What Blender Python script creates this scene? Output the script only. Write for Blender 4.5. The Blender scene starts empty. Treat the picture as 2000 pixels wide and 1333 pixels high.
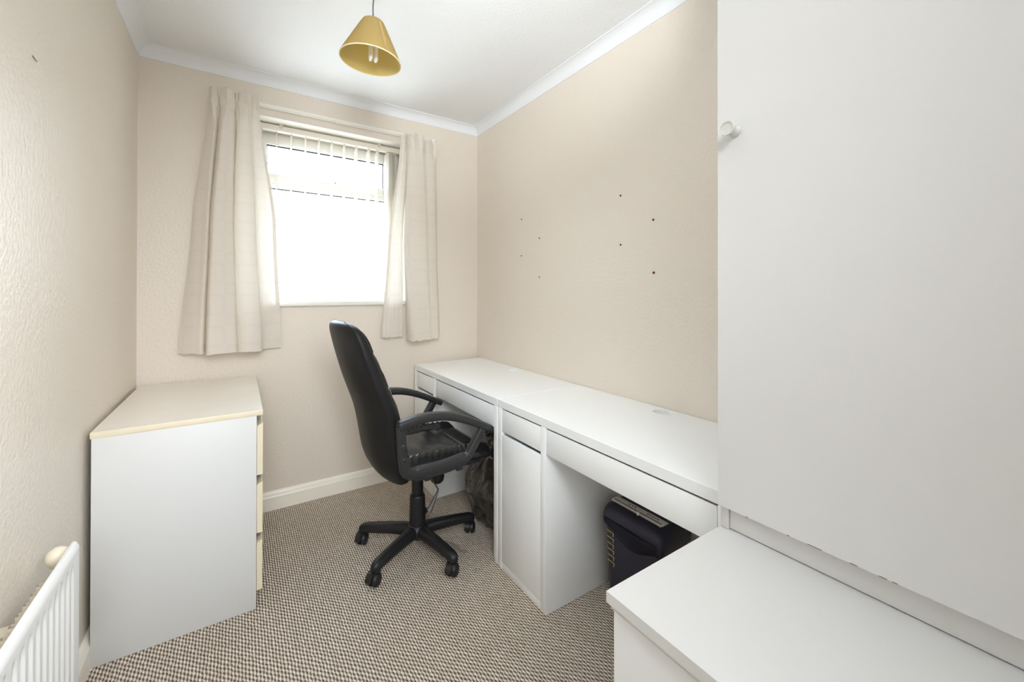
import bpy, bmesh, math, random
from mathutils import Vector, Matrix, noise
R = math.radians
random.seed(7)
S = bpy.context.scene
COL = S.collection

# ------------------------------------------------------------------ camera, world, light, exposure
cam_d = bpy.data.cameras.new('camera')
cam = bpy.data.objects.new('camera', cam_d)
COL.objects.link(cam)
cam.location = (-1.4775, -2.6899, 1.2367)
yaw, pitch, roll = 0.5873, 0.0046, -0.0011
cam.rotation_euler = (math.pi / 2 + pitch, roll, -yaw)
cam_d.sensor_width = 36.0
cam_d.lens = 36.0 * 800.56 / 2000.0
cam_d.shift_y = -(666.5 - 565.64) / 2000.0
cam_d.clip_start = 0.02
S.camera = cam

w = bpy.data.worlds.new('overcast_sky')
S.world = w
w.use_nodes = True
wt = w.node_tree
wn = wt.nodes['Background']
wn.inputs['Strength'].default_value = 14.0
w_tc = wt.nodes.new('ShaderNodeTexCoord')      # bright overcast sky above, duller ground below the horizon
w_sp = wt.nodes.new('ShaderNodeSeparateXYZ')
w_rp = wt.nodes.new('ShaderNodeValToRGB')
w_mp = wt.nodes.new('ShaderNodeMapRange')
w_mp.inputs[1].default_value, w_mp.inputs[2].default_value = -1.0, 1.0
wt.links.new(w_tc.outputs['Generated'], w_sp.inputs[0])
wt.links.new(w_sp.outputs[2], w_mp.inputs[0])
wt.links.new(w_mp.outputs[0], w_rp.inputs[0])
w_rp.color_ramp.elements[0].position, w_rp.color_ramp.elements[0].color = 0.46, (0.62, 0.65, 0.68, 1)
w_rp.color_ramp.elements[1].position, w_rp.color_ramp.elements[1].color = 0.54, (0.72, 0.84, 1.0, 1)
wt.links.new(w_rp.outputs[0], wn.inputs['Color'])


def area(name, loc, target, sx, sy, power, color=(1, 1, 1), portal=False, spread=180):
    d = bpy.data.lights.new(name, 'AREA')
    d.shape = 'RECTANGLE'
    d.size, d.size_y = sx, sy
    d.energy = power
    d.color = color
    d.spread = R(spread)
    if portal:
        d.cycles.is_portal = True
    o = bpy.data.objects.new(name, d)
    o.location = loc
    o.rotation_euler = (Vector(target) - Vector(loc)).to_track_quat('-Z', 'Y').to_euler()
    COL.objects.link(o)
    return o


area('window_portal', (-0.995, 0.30, 1.70), (-0.995, -1.0, 1.70), 1.0, 1.15, 1.0, portal=True)
# unseen fill lights added around the camera to brighten the room
FILL_TINT = (0.915, 0.962, 1.0)
area('bounce_fill', (-1.40, -2.75, 1.95), (-1.0, -2.0, 2.446), 0.3, 0.3, 9.8, FILL_TINT, spread=70)
area('front_fill', (-1.45, -3.22, 1.45), (-1.10, 0.0, 0.35), 0.8, 1.5, 9.0, FILL_TINT, spread=75)
area('high_fill', (-1.45, -3.0, 2.1), (-0.6, -1.0, 0.75), 0.5, 0.5, 3.9, FILL_TINT, spread=100)
area('side_fill', (-1.10, -2.60, 1.55), (-1.895, -1.85, 1.10), 0.3, 0.3, 3.4, FILL_TINT, spread=75)

S.view_settings.view_transform = 'Standard'
S.view_settings.look = 'None'
S.view_settings.gamma = 1.0
S.view_settings.use_curve_mapping = False
S.view_settings.exposure = 0.08
S.cycles.max_bounces = 14
S.cycles.diffuse_bounces = 8
S.cycles.transparent_max_bounces = 16
S.cycles.caustics_reflective = False
S.cycles.caustics_refractive = False
S.cycles.sample_clamp_indirect = 8.0


# ------------------------------------------------------------------ materials
def srgb(r, g, b):
    f = lambda c: (c / 12.92 if c <= 0.04045 else ((c + 0.055) / 1.055) ** 2.4)
    return (f(r / 255), f(g / 255), f(b / 255), 1)


def mat(name, col, rough=0.5, spec=0.5, metal=0.0, bump=None, coat=0.0, speck=None):
    """bump = (scale, strength, distance, detail); speck = (scale, amount) of mild tone variation"""
    m = bpy.data.materials.new(name)
    m.use_nodes = True
    nt = m.node_tree
    b = nt.nodes['Principled BSDF']
    b.inputs['Base Color'].default_value = col
    b.inputs['Roughness'].default_value = rough
    b.inputs['Specular IOR Level'].default_value = spec
    b.inputs['Metallic'].default_value = metal
    b.inputs['Coat Weight'].default_value = coat
    if bump or speck:
        tc = nt.nodes.new('ShaderNodeTexCoord')
    if bump:
        nz = nt.nodes.new('ShaderNodeTexNoise')
        nz.inputs['Scale'].default_value = bump[0]
        nz.inputs['Detail'].default_value = bump[3] if len(bump) > 3 else 2
        bp = nt.nodes.new('ShaderNodeBump')
        bp.inputs['Strength'].default_value = bump[1]
        bp.inputs['Distance'].default_value = bump[2]
        nt.links.new(tc.outputs['Object'], nz.inputs['Vector'])
        nt.links.new(nz.outputs['Fac'], bp.inputs['Height'])
        nt.links.new(bp.outputs['Normal'], b.inputs['Normal'])
    if speck:
        n2 = nt.nodes.new('ShaderNodeTexNoise')
        n2.inputs['Scale'].default_value = speck[0]
        n2.inputs['Detail'].default_value = 4
        mx = nt.nodes.new('ShaderNodeMix')
        mx.data_type = 'RGBA'
        mx.inputs[6].default_value = col
        k = 1 - speck[1]
        mx.inputs[7].default_value = (col[0] * k, col[1] * k, col[2] * k * 0.98, 1)
        nt.links.new(tc.outputs['Object'], n2.inputs['Vector'])
        nt.links.new(n2.outputs['Fac'], mx.inputs[0])
        nt.links.new(mx.outputs[2], b.inputs['Base Color'])
    return m


def nmath(nt, op, a, b=None, c=None, clamp=False):
    n = nt.nodes.new('ShaderNodeMath')
    n.operation = op
    n.use_clamp = clamp
    for i, v in enumerate((a, b, c)):
        if v is None:
            continue
        if isinstance(v, (int, float)):
            n.inputs[i].default_value = v
        else:
            nt.links.new(v, n.inputs[i])
    return n.outputs[0]


def carpet_material():
    m = bpy.data.materials.new('woven_loop_carpet')
    m.use_nodes = True
    nt = m.node_tree
    b = nt.nodes['Principled BSDF']
    tc = nt.nodes.new('ShaderNodeTexCoord')
    nz = nt.nodes.new('ShaderNodeTexNoise')
    nz.inputs['Scale'].default_value = 45
    nz.inputs['Detail'].default_value = 2
    nt.links.new(tc.outputs['Object'], nz.inputs['Vector'])
    sub = nt.nodes.new('ShaderNodeVectorMath')
    sub.operation = 'SUBTRACT'
    nt.links.new(nz.outputs['Color'], sub.inputs[0])
    sub.inputs[1].default_value = (0.5, 0.5, 0.5)
    sc = nt.nodes.new('ShaderNodeVectorMath')
    sc.operation = 'SCALE'
    sc.inputs['Scale'].default_value = 0.0075
    nt.links.new(sub.outputs[0], sc.inputs[0])
    ad = nt.nodes.new('ShaderNodeVectorMath')
    ad.operation = 'ADD'
    nt.links.new(tc.outputs['Object'], ad.inputs[0])
    nt.links.new(sc.outputs[0], ad.inputs[1])
    sp = nt.nodes.new('ShaderNodeSeparateXYZ')
    nt.links.new(ad.outputs[0], sp.inputs[0])
    px, py = 0.0097, 0.0195
    xs = nmath(nt, 'DIVIDE', sp.outputs[0], px)
    col = nmath(nt, 'FLOOR', xs)
    fx = nmath(nt, 'SUBTRACT', nmath(nt, 'FRACT', xs), 0.5)
    par = nmath(nt, 'MULTIPLY', nmath(nt, 'FLOORED_MODULO', col, 2.0), 0.5)
    ys = nmath(nt, 'ADD', nmath(nt, 'DIVIDE', sp.outputs[1], py), par)
    row = nmath(nt, 'FLOOR', ys)
    fy = nmath(nt, 'SUBTRACT', nmath(nt, 'FRACT', ys), 0.5)
    ax = nmath(nt, 'POWER', nmath(nt, 'ABSOLUTE', nmath(nt, 'DIVIDE', fx, 0.50)), 2.0)
    ay = nmath(nt, 'POWER', nmath(nt, 'ABSOLUTE', nmath(nt, 'DIVIDE', fy, 0.52)), 2.0)
    h = nmath(nt, 'SUBTRACT', 1.0, nmath(nt, 'ADD', ax, ay), clamp=True)
    h = nmath(nt, 'SQRT', h)
    # dark yarn and painted-in shade in the gaps between loops, alternating sides
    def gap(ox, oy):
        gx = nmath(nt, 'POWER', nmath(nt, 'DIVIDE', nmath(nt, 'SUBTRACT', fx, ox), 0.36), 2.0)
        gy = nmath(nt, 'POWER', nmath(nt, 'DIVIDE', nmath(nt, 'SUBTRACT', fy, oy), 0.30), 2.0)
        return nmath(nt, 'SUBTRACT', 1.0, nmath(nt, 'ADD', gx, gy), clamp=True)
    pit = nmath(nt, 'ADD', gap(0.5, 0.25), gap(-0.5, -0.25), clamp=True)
    # per-loop tone
    cx = nt.nodes.new('ShaderNodeCombineXYZ')
    nt.links.new(col, cx.inputs[0])
    nt.links.new(row, cx.inputs[1])
    wn_ = nt.nodes.new('ShaderNodeTexWhiteNoise')
    wn_.noise_dimensions = '2D'
    nt.links.new(cx.outputs[0], wn_.inputs['Vector'])
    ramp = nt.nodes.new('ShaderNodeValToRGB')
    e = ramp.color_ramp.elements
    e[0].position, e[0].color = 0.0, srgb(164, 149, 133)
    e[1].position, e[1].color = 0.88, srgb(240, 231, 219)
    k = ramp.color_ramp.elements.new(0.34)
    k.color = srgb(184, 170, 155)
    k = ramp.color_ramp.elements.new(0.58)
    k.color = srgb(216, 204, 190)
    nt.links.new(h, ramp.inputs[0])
    tone = nt.nodes.new('ShaderNodeMix')
    tone.data_type = 'RGBA'
    tone.blend_type = 'MULTIPLY'
    tone.inputs[7].default_value = (0.78, 0.73, 0.69, 1)
    nt.links.new(nmath(nt, 'MULTIPLY', wn_.outputs['Value'], 0.6), tone.inputs[0])
    nt.links.new(ramp.outputs[0], tone.inputs[6])
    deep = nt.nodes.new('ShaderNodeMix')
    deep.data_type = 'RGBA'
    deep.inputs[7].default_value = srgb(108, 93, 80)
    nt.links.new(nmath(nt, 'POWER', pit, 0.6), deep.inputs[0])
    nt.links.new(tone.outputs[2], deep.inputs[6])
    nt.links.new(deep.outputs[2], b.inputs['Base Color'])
    b.inputs['Roughness'].default_value = 0.95
    b.inputs['Specular IOR Level'].default_value = 0.15
    fz = nt.nodes.new('ShaderNodeTexNoise')
    fz.inputs['Scale'].default_value = 700
    nt.links.new(tc.outputs['Object'], fz.inputs['Vector'])
    hh = nmath(nt, 'SUBTRACT', nmath(nt, 'ADD', h, nmath(nt, 'MULTIPLY', fz.outputs['Fac'], 0.25)), nmath(nt, 'MULTIPLY', pit, 0.8))
    bp = nt.nodes.new('ShaderNodeBump')
    bp.inputs['Strength'].default_value = 0.8
    bp.inputs['Distance'].default_value = 0.004
    nt.links.new(hh, bp.inputs['Height'])
    nt.links.new(bp.outputs['Normal'], b.inputs['Normal'])
    return m


def fabric_material():
    """cream curtain cloth, faint woven rounded squares, lets daylight through"""
    m = bpy.data.materials.new('cream_curtain_cloth')
    m.use_nodes = True
    nt = m.node_tree
    nt.nodes.remove(nt.nodes['Principled BSDF'])
    out = nt.nodes['Material Output']
    uv = nt.nodes.new('ShaderNodeUVMap')
    sp = nt.nodes.new('ShaderNodeSeparateXYZ')
    nt.links.new(uv.outputs[0], sp.inputs[0])

    def ring(ox, oy, half):
        fx = nmath(nt, 'ABSOLUTE', nmath(nt, 'SUBTRACT', nmath(nt, 'FRACT', nmath(nt, 'ADD', nmath(nt, 'DIVIDE', sp.outputs[0], 0.15), ox)), 0.5))
        fy = nmath(nt, 'ABSOLUTE', nmath(nt, 'SUBTRACT', nmath(nt, 'FRACT', nmath(nt, 'ADD', nmath(nt, 'DIVIDE', sp.outputs[1], 0.16), oy)), 0.5))
        p = nmath(nt, 'POWER', nmath(nt, 'ADD', nmath(nt, 'POWER', fx, 5.0), nmath(nt, 'POWER', fy, 5.0)), 0.2)
        d = nmath(nt, 'ABSOLUTE', nmath(nt, 'SUBTRACT', p, half))
        return nmath(nt, 'LESS_THAN', d, 0.045)
    f = nmath(nt, 'MULTIPLY', nmath(nt, 'ADD', ring(0.0, 0.2, 0.30), ring(0.5, 0.7, 0.16), clamp=True), 0.04)
    mx = nt.nodes.new('ShaderNodeMix')
    mx.data_type = 'RGBA'
    mx.inputs[6].default_value = srgb(237, 230, 221)
    mx.inputs[7].default_value = srgb(150, 140, 122)
    nt.links.new(f, mx.inputs[0])
    df = nt.nodes.new('ShaderNodeBsdfDiffuse')
    tr = nt.nodes.new('ShaderNodeBsdfTranslucent')
    tr.inputs['Color'].default_value = srgb(238, 234, 226)
    ms = nt.nodes.new('ShaderNodeMixShader')
    ms.inputs[0].default_value = 0.22
    nt.links.new(mx.outputs[2], df.inputs['Color'])
    nt.links.new(df.outputs[0], ms.inputs[1])
    nt.links.new(tr.outputs[0], ms.inputs[2])
    wv = nt.nodes.new('ShaderNodeTexNoise')
    wv.inputs['Scale'].default_value = 90
    mp = nt.nodes.new('ShaderNodeMapping')
    mp.inputs['Scale'].default_value = (0.15, 1.0, 1.0)
    nt.links.new(uv.outputs[0], mp.inputs[0])
    nt.links.new(mp.outputs[0], wv.inputs['Vector'])
    bp = nt.nodes.new('ShaderNodeBump')
    bp.inputs['Strength'].default_value = 0.25
    bp.inputs['Distance'].default_value = 0.003
    nt.links.new(wv.outputs['Fac'], bp.inputs['Height'])
    nt.links.new(bp.outputs['Normal'], df.inputs['Normal'])
    nt.links.new(ms.outputs[0], out.inputs[0])
    return m


def glass_material(name, clear=0.94, tint=(1, 1, 1, 1)):
    m = bpy.data.materials.new(name)
    m.use_nodes = True
    nt = m.node_tree
    nt.nodes.remove(nt.nodes['Principled BSDF'])
    t = nt.nodes.new('ShaderNodeBsdfTransparent')
    t.inputs['Color'].default_value = tint
    g = nt.nodes.new('ShaderNodeBsdfGlossy')
    g.inputs['Roughness'].default_value = 0.05
    ms = nt.nodes.new('ShaderNodeMixShader')
    ms.inputs[0].default_value = 1 - clear
    nt.links.new(t.outputs[0], ms.inputs[1])
    nt.links.new(g.outputs[0], ms.inputs[2])
    nt.links.new(ms.outputs[0], nt.nodes['Material Output'].inputs[0])
    return m


def translucent_material(name, col, amount):
    m = bpy.data.materials.new(name)
    m.use_nodes = True
    nt = m.node_tree
    nt.nodes.remove(nt.nodes['Principled BSDF'])
    d = nt.nodes.new('ShaderNodeBsdfDiffuse')
    d.inputs['Color'].default_value = col
    t = nt.nodes.new('ShaderNodeBsdfTranslucent')
    t.inputs['Color'].default_value = col
    ms = nt.nodes.new('ShaderNodeMixShader')
    ms.inputs[0].default_value = amount
    nt.links.new(d.outputs[0], ms.inputs[1])
    nt.links.new(t.outputs[0], ms.inputs[2])
    nt.links.new(ms.outputs[0], nt.nodes['Material Output'].inputs[0])
    return m


M = {
    'wall': mat('beige_wall_paint', srgb(228, 219, 207), 0.38, 0.45, bump=(75, 0.5, 0.0045, 3)),
    'ceiling': mat('white_stippled_ceiling', srgb(236, 238, 240), 0.8, 0.3, bump=(120, 0.5, 0.004, 2)),
    'coving': mat('white_coving_paint', srgb(235, 238, 241), 0.75, 0.3, bump=(120, 0.35, 0.002, 2)),
    'skirting': mat('cream_gloss_paint', srgb(250, 245, 234), 0.32, 0.5, bump=(30, 0.1, 0.002, 2)),
    'upvc': mat('white_window_plastic', srgb(223, 220, 214), 0.3, 0.5),
    'sill': mat('white_sill_paint', srgb(240, 238, 232), 0.3, 0.5),
    'rubber': mat('dark_gasket', srgb(40, 40, 48), 0.6, 0.3),
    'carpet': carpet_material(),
    'white_board': mat('white_melamine', srgb(247, 249, 250), 0.34, 0.5),
    'white_paint': mat('white_satin_paint', srgb(215, 214, 212), 0.42, 0.45, bump=(14, 0.05, 0.003, 2)),
    'panel_lit_paint': mat('white_paint_lit_face', srgb(236, 236, 236), 0.42, 0.45),  # same white paint, lightened for the platform front: extra light in the colour
    'chest_side': mat('cool_white_melamine', srgb(218, 219, 219), 0.4, 0.45),
    'chest_cream': mat('yellowed_cream_melamine', srgb(228, 217, 192), 0.4, 0.45),
    'chest_top': mat('worn_cream_top', srgb(240, 234, 226), 0.3, 0.5, speck=(7, 0.06)),
    'bare_board': mat('bare_chipboard', srgb(112, 100, 84), 0.9, 0.2),
    'dark_gap': mat('dark_inside', srgb(60, 56, 50), 0.9, 0.1),
    'leather': mat('black_leatherette', (0.010, 0.010, 0.011, 1), 0.24, 0.5, bump=(260, 0.12, 0.001, 2)),
    'leather_back': mat('black_back_leatherette', (0.011, 0.011, 0.0115, 1), 0.45, 0.22, bump=(300, 0.10, 0.001, 2)),
    'plastic': mat('black_grained_plastic', (0.02, 0.02, 0.021, 1), 0.42, 0.5, bump=(420, 0.25, 0.0008, 2)),
    'plastic_smooth': mat('black_smooth_plastic', (0.012, 0.012, 0.014, 1), 0.42, 0.4),
    'steel_dark': mat('dark_steel', (0.035, 0.031, 0.028, 1), 0.4, 0.4, metal=0.2),
    'navy': mat('navy_black_plastic', (0.012, 0.011, 0.028, 1), 0.38, 0.5, bump=(300, 0.12, 0.001, 2)),
    'silver': mat('silver_strip', srgb(214, 211, 205), 0.35, 0.5, metal=0.2),
    'grey_print': mat('dark_print', srgb(70, 66, 64), 0.6, 0.3),
    'yellow': mat('yellow_print', srgb(226, 205, 70), 0.5, 0.4),
    'pale_print': mat('pale_print', srgb(190, 178, 168), 0.5, 0.4),
    'bag': mat('black_bin_liner', (0.045, 0.038, 0.034, 1), 0.22, 0.7, bump=(24, 0.8, 0.010, 3)),
    'radiator': mat('white_radiator_enamel', srgb(240, 240, 239), 0.28, 0.5),
    'fin': mat('aged_white_fin', srgb(205, 196, 178), 0.5, 0.4),
    'valve': mat('aged_cream_plastic', srgb(224, 214, 194), 0.4, 0.5),
    'knob': mat('clear_grey_plastic', srgb(206, 206, 200), 0.15, 0.6, coat=0.5),
    'shade': translucent_material('mustard_shade_cloth', srgb(196, 174, 120), 0.5),
    'shade_inner_lit': translucent_material('lit_inner_cloth', srgb(238, 224, 160), 0.5),  # paler copy of the shade cloth, glow put into its colour
    'shade_rim': mat('cream_rim_tape', srgb(240, 228, 196), 0.6, 0.3),
    'bulb': mat('white_bulb_tube', srgb(245, 245, 243), 0.25, 0.5),
    'cord': mat('grey_lamp_cord', srgb(70, 70, 68), 0.6, 0.3),
    'vane': translucent_material('white_blind_vane', srgb(238, 235, 229), 0.45),
    'headrail': mat('cream_headrail', srgb(234, 227, 215), 0.4, 0.4),
    'clear_clip': mat('clear_clip', srgb(206, 200, 188), 0.2, 0.5),
    'fabric': fabric_material(),
    'rail': mat('white_plastic_rail', srgb(242, 238, 231), 0.4, 0.5),
    'plug': mat('red_brown_plug', srgb(120, 52, 44), 0.6, 0.3),
    'plug_dark': mat('dark_plug', srgb(70, 44, 40), 0.6, 0.3),
    'metal_hook': mat('dark_wire', srgb(92, 84, 76), 0.4, 0.5, metal=0.6),
    'glass': glass_material('window_glass', 0.93, (0.98, 1.0, 0.995, 1)),
    'film': glass_material('clear_film', 0.82, (0.96, 0.95, 0.93, 1)),
}


# ------------------------------------------------------------------ helpers
LOC = {}


def thing(name, label, cat, loc=(0, 0, 0), rotz=0.0, group=None, local=False):
    o = bpy.data.objects.new(name, None)
    COL.objects.link(o)
    o.empty_display_size = 0.1
    o.location = loc
    o.rotation_euler = (0, 0, rotz)
    o['label'] = label
    o['category'] = cat
    if group:
        o['group'] = group
    LOC[o] = None if local else Vector(loc)
    return o


def obj(name, bm, material, parent=None, smooth=35, label=None):
    me = bpy.data.meshes.new(name)
    bmesh.ops.recalc_face_normals(bm, faces=bm.faces[:])
    bm.to_mesh(me)
    bm.free()
    me.materials.append(material)
    if smooth is not None:
        for p in me.polygons:
            p.use_smooth = True
        if smooth < 180:
            me.set_sharp_from_angle(angle=R(smooth))
    o = bpy.data.objects.new(name, me)
    COL.objects.link(o)
    if parent is not None:
        o.parent = parent
        if parent in LOC and LOC[parent] is not None:
            o.matrix_parent_inverse = Matrix.Translation(-LOC[parent])
    if label:
        o['label'] = label
    return o


def struct(name, bm, material, parent=None, smooth=35):
    o = obj(name, bm, material, parent, smooth)
    if parent is None:
        o['kind'] = 'structure'
    return o


def tag(o, label, cat, group=None, kind=None):
    o['label'] = label
    o['category'] = cat
    if group:
        o['group'] = group
    if kind:
        o['kind'] = kind
    return o


def nb():
    return bmesh.new()


def box(bm, x0, x1, y0, y1, z0, z1, bev=0.0, seg=2, shear=None):
    x0, x1 = min(x0, x1), max(x0, x1)
    y0, y1 = min(y0, y1), max(y0, y1)
    z0, z1 = min(z0, z1), max(z0, z1)
    r = bmesh.ops.create_cube(bm, size=1.0)
    vs = r['verts']
    for v in vs:
        v.co = Vector(((x0 + x1) / 2 + v.co.x * (x1 - x0), (y0 + y1) / 2 + v.co.y * (y1 - y0), (z0 + z1) / 2 + v.co.z * (z1 - z0)))
        if shear:
            v.co = shear(v.co)
    if bev > 0:
        es = list({e for v in vs for e in v.link_edges})
        bmesh.ops.bevel(bm, geom=es, offset=bev, offset_type='OFFSET', segments=seg, profile=0.5, affect='EDGES')
    return bm


def loft(bm, rings, cap=True, closed=True):
    vr = [[bm.verts.new(p) for p in ring] for ring in rings]
    n = len(rings[0])
    for a, b in zip(vr[:-1], vr[1:]):
        for i in range(n if closed else n - 1):
            j = (i + 1) % n
            bm.faces.new((a[i], a[j], b[j], b[i]))
    if cap and closed:
        bm.faces.new(vr[0][::-1])
        bm.faces.new(vr[-1])
    return vr


def lathe(bm, prof, n=32, origin=(0, 0, 0), axis=None, cap=True):
    """prof: (radius, height) along axis (default +z)"""
    o = Vector(origin)
    q = Vector((0, 0, 1)).rotation_difference(Vector(axis).normalized()) if axis else None
    rings = []
    for r, h in prof:
        ring = []
        for i in range(n):
            a = 2 * math.pi * i / n
            p = Vector((max(r, 1e-5) * math.cos(a), max(r, 1e-5) * math.sin(a), h))
            if q:
                p = q @ p
            ring.append(o + p)
        rings.append(ring)
    return loft(bm, rings, cap)


def catmull(pts, n):
    """n samples of a Catmull-Rom curve through pts (any dimension)"""
    P = [Vector(p) for p in pts]
    m = len(P) - 1
    out = []
    for k in range(n):
        t = k / (n - 1) * m
        i = min(int(t), m - 1)
        f = t - i
        p0, p1, p2, p3 = P[max(i - 1, 0)], P[i], P[i + 1], P[min(i + 2, m)]
        out.append(0.5 * ((2 * p1) + (p2 - p0) * f + (2 * p0 - 5 * p1 + 4 * p2 - p3) * f * f + (3 * p1 - p0 - 3 * p2 + p3) * f ** 3))
    return out


def tube(bm, pts, rad, n=10, samples=None):
    P = catmull(pts, samples) if samples else [Vector(p) for p in pts]
    rads = rad if isinstance(rad, (list, tuple)) else [rad] * len(P)
    if len(rads) != len(P):
        rads = [rads[0] + (rads[-1] - rads[0]) * i / (len(P) - 1) for i in range(len(P))]
    rings = []
    up = Vector((0.13, 0.21, 1)).normalized()
    prev = None
    for i, p in enumerate(P):
        t = (P[min(i + 1, len(P) - 1)] - P[max(i - 1, 0)]).normalized()
        if prev is None:
            a = t.cross(up)
            if a.length < 1e-3:
                a = t.cross(Vector((1, 0, 0)))
            a.normalize()
        else:
            a = (prev - t * prev.dot(t)).normalized()
        prev = a
        b = t.cross(a)
        rings.append([p + rads[i] * (math.cos(2 * math.pi * k / n) * a + math.sin(2 * math.pi * k / n) * b) for k in range(n)])
    return loft(bm, rings)


def superell(n, a, b, e):
    out = []
    for k in range(n):
        t = 2 * math.pi * k / n
        c, s = math.cos(t), math.sin(t)
        out.append((a * math.copysign(abs(c) ** (2 / e), c), b * math.copysign(abs(s) ** (2 / e), s)))
    return out


def beam(bm, pts, side, w_, h_, e=5, n=20, samples=None, ends=True):
    """sweep a rounded rectangle; side = fixed sideways axis, w_ along it, h_ across it"""
    P = catmull(pts, samples) if samples else [Vector(p) for p in pts]
    N = len(P)
    W = w_ if isinstance(w_, (list, tuple)) else (w_, w_)
    H = h_ if isinstance(h_, (list, tuple)) else (h_, h_)
    sd = Vector(side).normalized()
    rings = []
    for i, p in enumerate(P):
        t = (P[min(i + 1, N - 1)] - P[max(i - 1, 0)]).normalized()
        s = (sd - t * sd.dot(t)).normalized()
        u = s.cross(t)
        f = i / (N - 1)
        ww, hh = W[0] + (W[1] - W[0]) * f, H[0] + (H[1] - H[0]) * f
        ring = [p + s * x + u * y for x, y in superell(n, ww / 2, hh / 2, e)]
        if ends and i == 0:
            rings.append([p - t * hh * 0.12 + (q - p) * 0.7 for q in ring])
        rings.append(ring)
        if ends and i == N - 1:
            rings.append([p + t * hh * 0.12 + (q - p) * 0.7 for q in ring])
    return loft(bm, rings)


def grid(bm, P, uvs=None):
    """P[j][i] points; returns faces; uvs same layout (u, v)"""
    vr = [[bm.verts.new(p) for p in row] for row in P]
    lay = bm.loops.layers.uv.verify() if uvs else None
    for j in range(len(P) - 1):
        for i in range(len(P[0]) - 1):
            f = bm.faces.new((vr[j][i], vr[j][i + 1], vr[j + 1][i + 1], vr[j + 1][i]))
            if lay:
                idx = ((j, i), (j, i + 1), (j + 1, i + 1), (j + 1, i))
                for lp, (a, b) in zip(f.loops, idx):
                    lp[lay].uv = uvs[a][b]
    return vr


def interp(tab, x):
    if x <= tab[0][0]:
        return tab[0][1]
    for (a, fa), (b, fb) in zip(tab[:-1], tab[1:]):
        if x <= b:
            f = (x - a) / (b - a)
            return fa + (fb - fa) * f
    return tab[-1][1]


# ------------------------------------------------------------------ the room
XL, YF, ZC = -1.895, -3.30, 2.446
HC = 2.391          # underside of the coving
WX0, WX1, WZ0, WZ1 = -1.45, -0.539, 1.150, 2.225
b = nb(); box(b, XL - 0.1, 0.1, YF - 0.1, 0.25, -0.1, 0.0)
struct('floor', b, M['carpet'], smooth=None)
b = nb(); box(b, XL - 0.1, 0.1, YF - 0.1, 0.25, ZC, ZC + 0.1)
struct('ceiling', b, M['ceiling'], smooth=None)
b = nb(); box(b, XL - 0.1, XL, YF - 0.1, 0.25, 0, ZC)
struct('wall_left', b, M['wall'], smooth=None)
b = nb(); box(b, 0, 0.1, YF - 0.1, 0.25, 0, ZC)
struct('wall_right', b, M['wall'], smooth=None)
b = nb()
box(b, XL, WX0, 0, 0.25, 0, ZC); box(b, WX1, 0, 0, 0.25, 0, ZC)
box(b, WX0, WX1, 0, 0.25, 0, WZ0); box(b, WX0, WX1, 0, 0.25, WZ1, ZC)
struct('wall_back', b, M['wall'], smooth=None)
# wall behind the camera with its closed door
b = nb()
box(b, XL, -1.80, YF - 0.1, YF, 0, ZC); box(b, -1.0, 0, YF - 0.1, YF, 0, ZC); box(b, -1.80, -1.0, YF - 0.1, YF, 2.02, ZC)
struct('wall_front', b, M['wall'], smooth=None)
b = nb(); box(b, -1.798, -1.002, YF - 0.06, YF - 0.02, 0.004, 2.018, 0.002)
struct('door_1', b, M['white_paint'])


def coving(name, p0, p1, inward, m0, m1):
    """concave coving from p0 to p1 along a wall; inward = unit vector into the room; mitred ends"""
    wv = 0.055
    prof = [(0.0, HC), (0.004, HC)]
    for k in range(9):
        a = k / 8 * math.pi / 2
        prof.append((0.006 + (wv - 0.008) * (1 - math.cos(a)), HC + 0.004 + (wv - 0.008) * math.sin(a)))
    prof += [(wv, ZC - 0.004), (wv, ZC), (0.0, ZC)]
    p0, p1, inn = Vector(p0), Vector(p1), Vector(inward)
    d = (p1 - p0).normalized()
    bm = nb()
    rings = []
    for p, sgn, mit in ((p0, 1, m0), (p1, -1, m1)):
        rings.append([p + inn * q + Vector((0, 0, z)) + d * sgn * (q if mit else 0) for q, z in prof])
    loft(bm, rings)
    return struct(name, bm, M['coving'], smooth=30)


coving('trim_1', (XL, 0, 0), (0, 0, 0), (0, -1, 0), True, True)
coving('trim_2', (XL, YF, 0), (XL, 0, 0), (1, 0, 0), False, True)
coving('trim_3', (0, 0, 0), (0, -2.165, 0), (-1, 0, 0), True, False)


def skirting(name, p0, p1, inward):
    prof = [(0, 0), (0.017, 0), (0.017, 0.072), (0.0135, 0.078), (0.012, 0.088), (0.009, 0.097), (0.0045, 0.102), (0, 0.104)]
    p0, p1, inn = Vector(p0), Vector(p1), Vector(inward)
    bm = nb()
    loft(bm, [[p + inn * q + Vector((0, 0, z)) for q, z in prof] for p in (p0, p1)])
    return struct(name, bm, M['skirting'], smooth=25)


skirting('baseboard_back', (XL, 0, 0), (0, 0, 0), (0, -1, 0))
skirting('baseboard_left', (XL, YF, 0), (XL, -0.018, 0), (1, 0, 0))

# ------------------------------------------------------------------ window
win = bpy.data.objects.new('window_1', None)
COL.objects.link(win)
win['kind'] = 'structure'
win.location = ((WX0 + WX1) / 2, 0.18, 1.176)
LOC[win] = Vector(win.location)


def rect_frame(bm, x0, x1, z0, z1, tx, tz0, tz1, y0, y1, bev=0.003):
    box(bm, x0, x0 + tx, y0, y1, z0, z1, bev)
    box(bm, x1 - tx, x1, y0, y1, z0, z1, bev)
    box(bm, x0 + tx * .9, x1 - tx * .9, y0, y1, z0, z0 + tz0, bev)
    box(bm, x0 + tx * .9, x1 - tx * .9, y0, y1, z1 - tz1, z1, bev)


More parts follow.
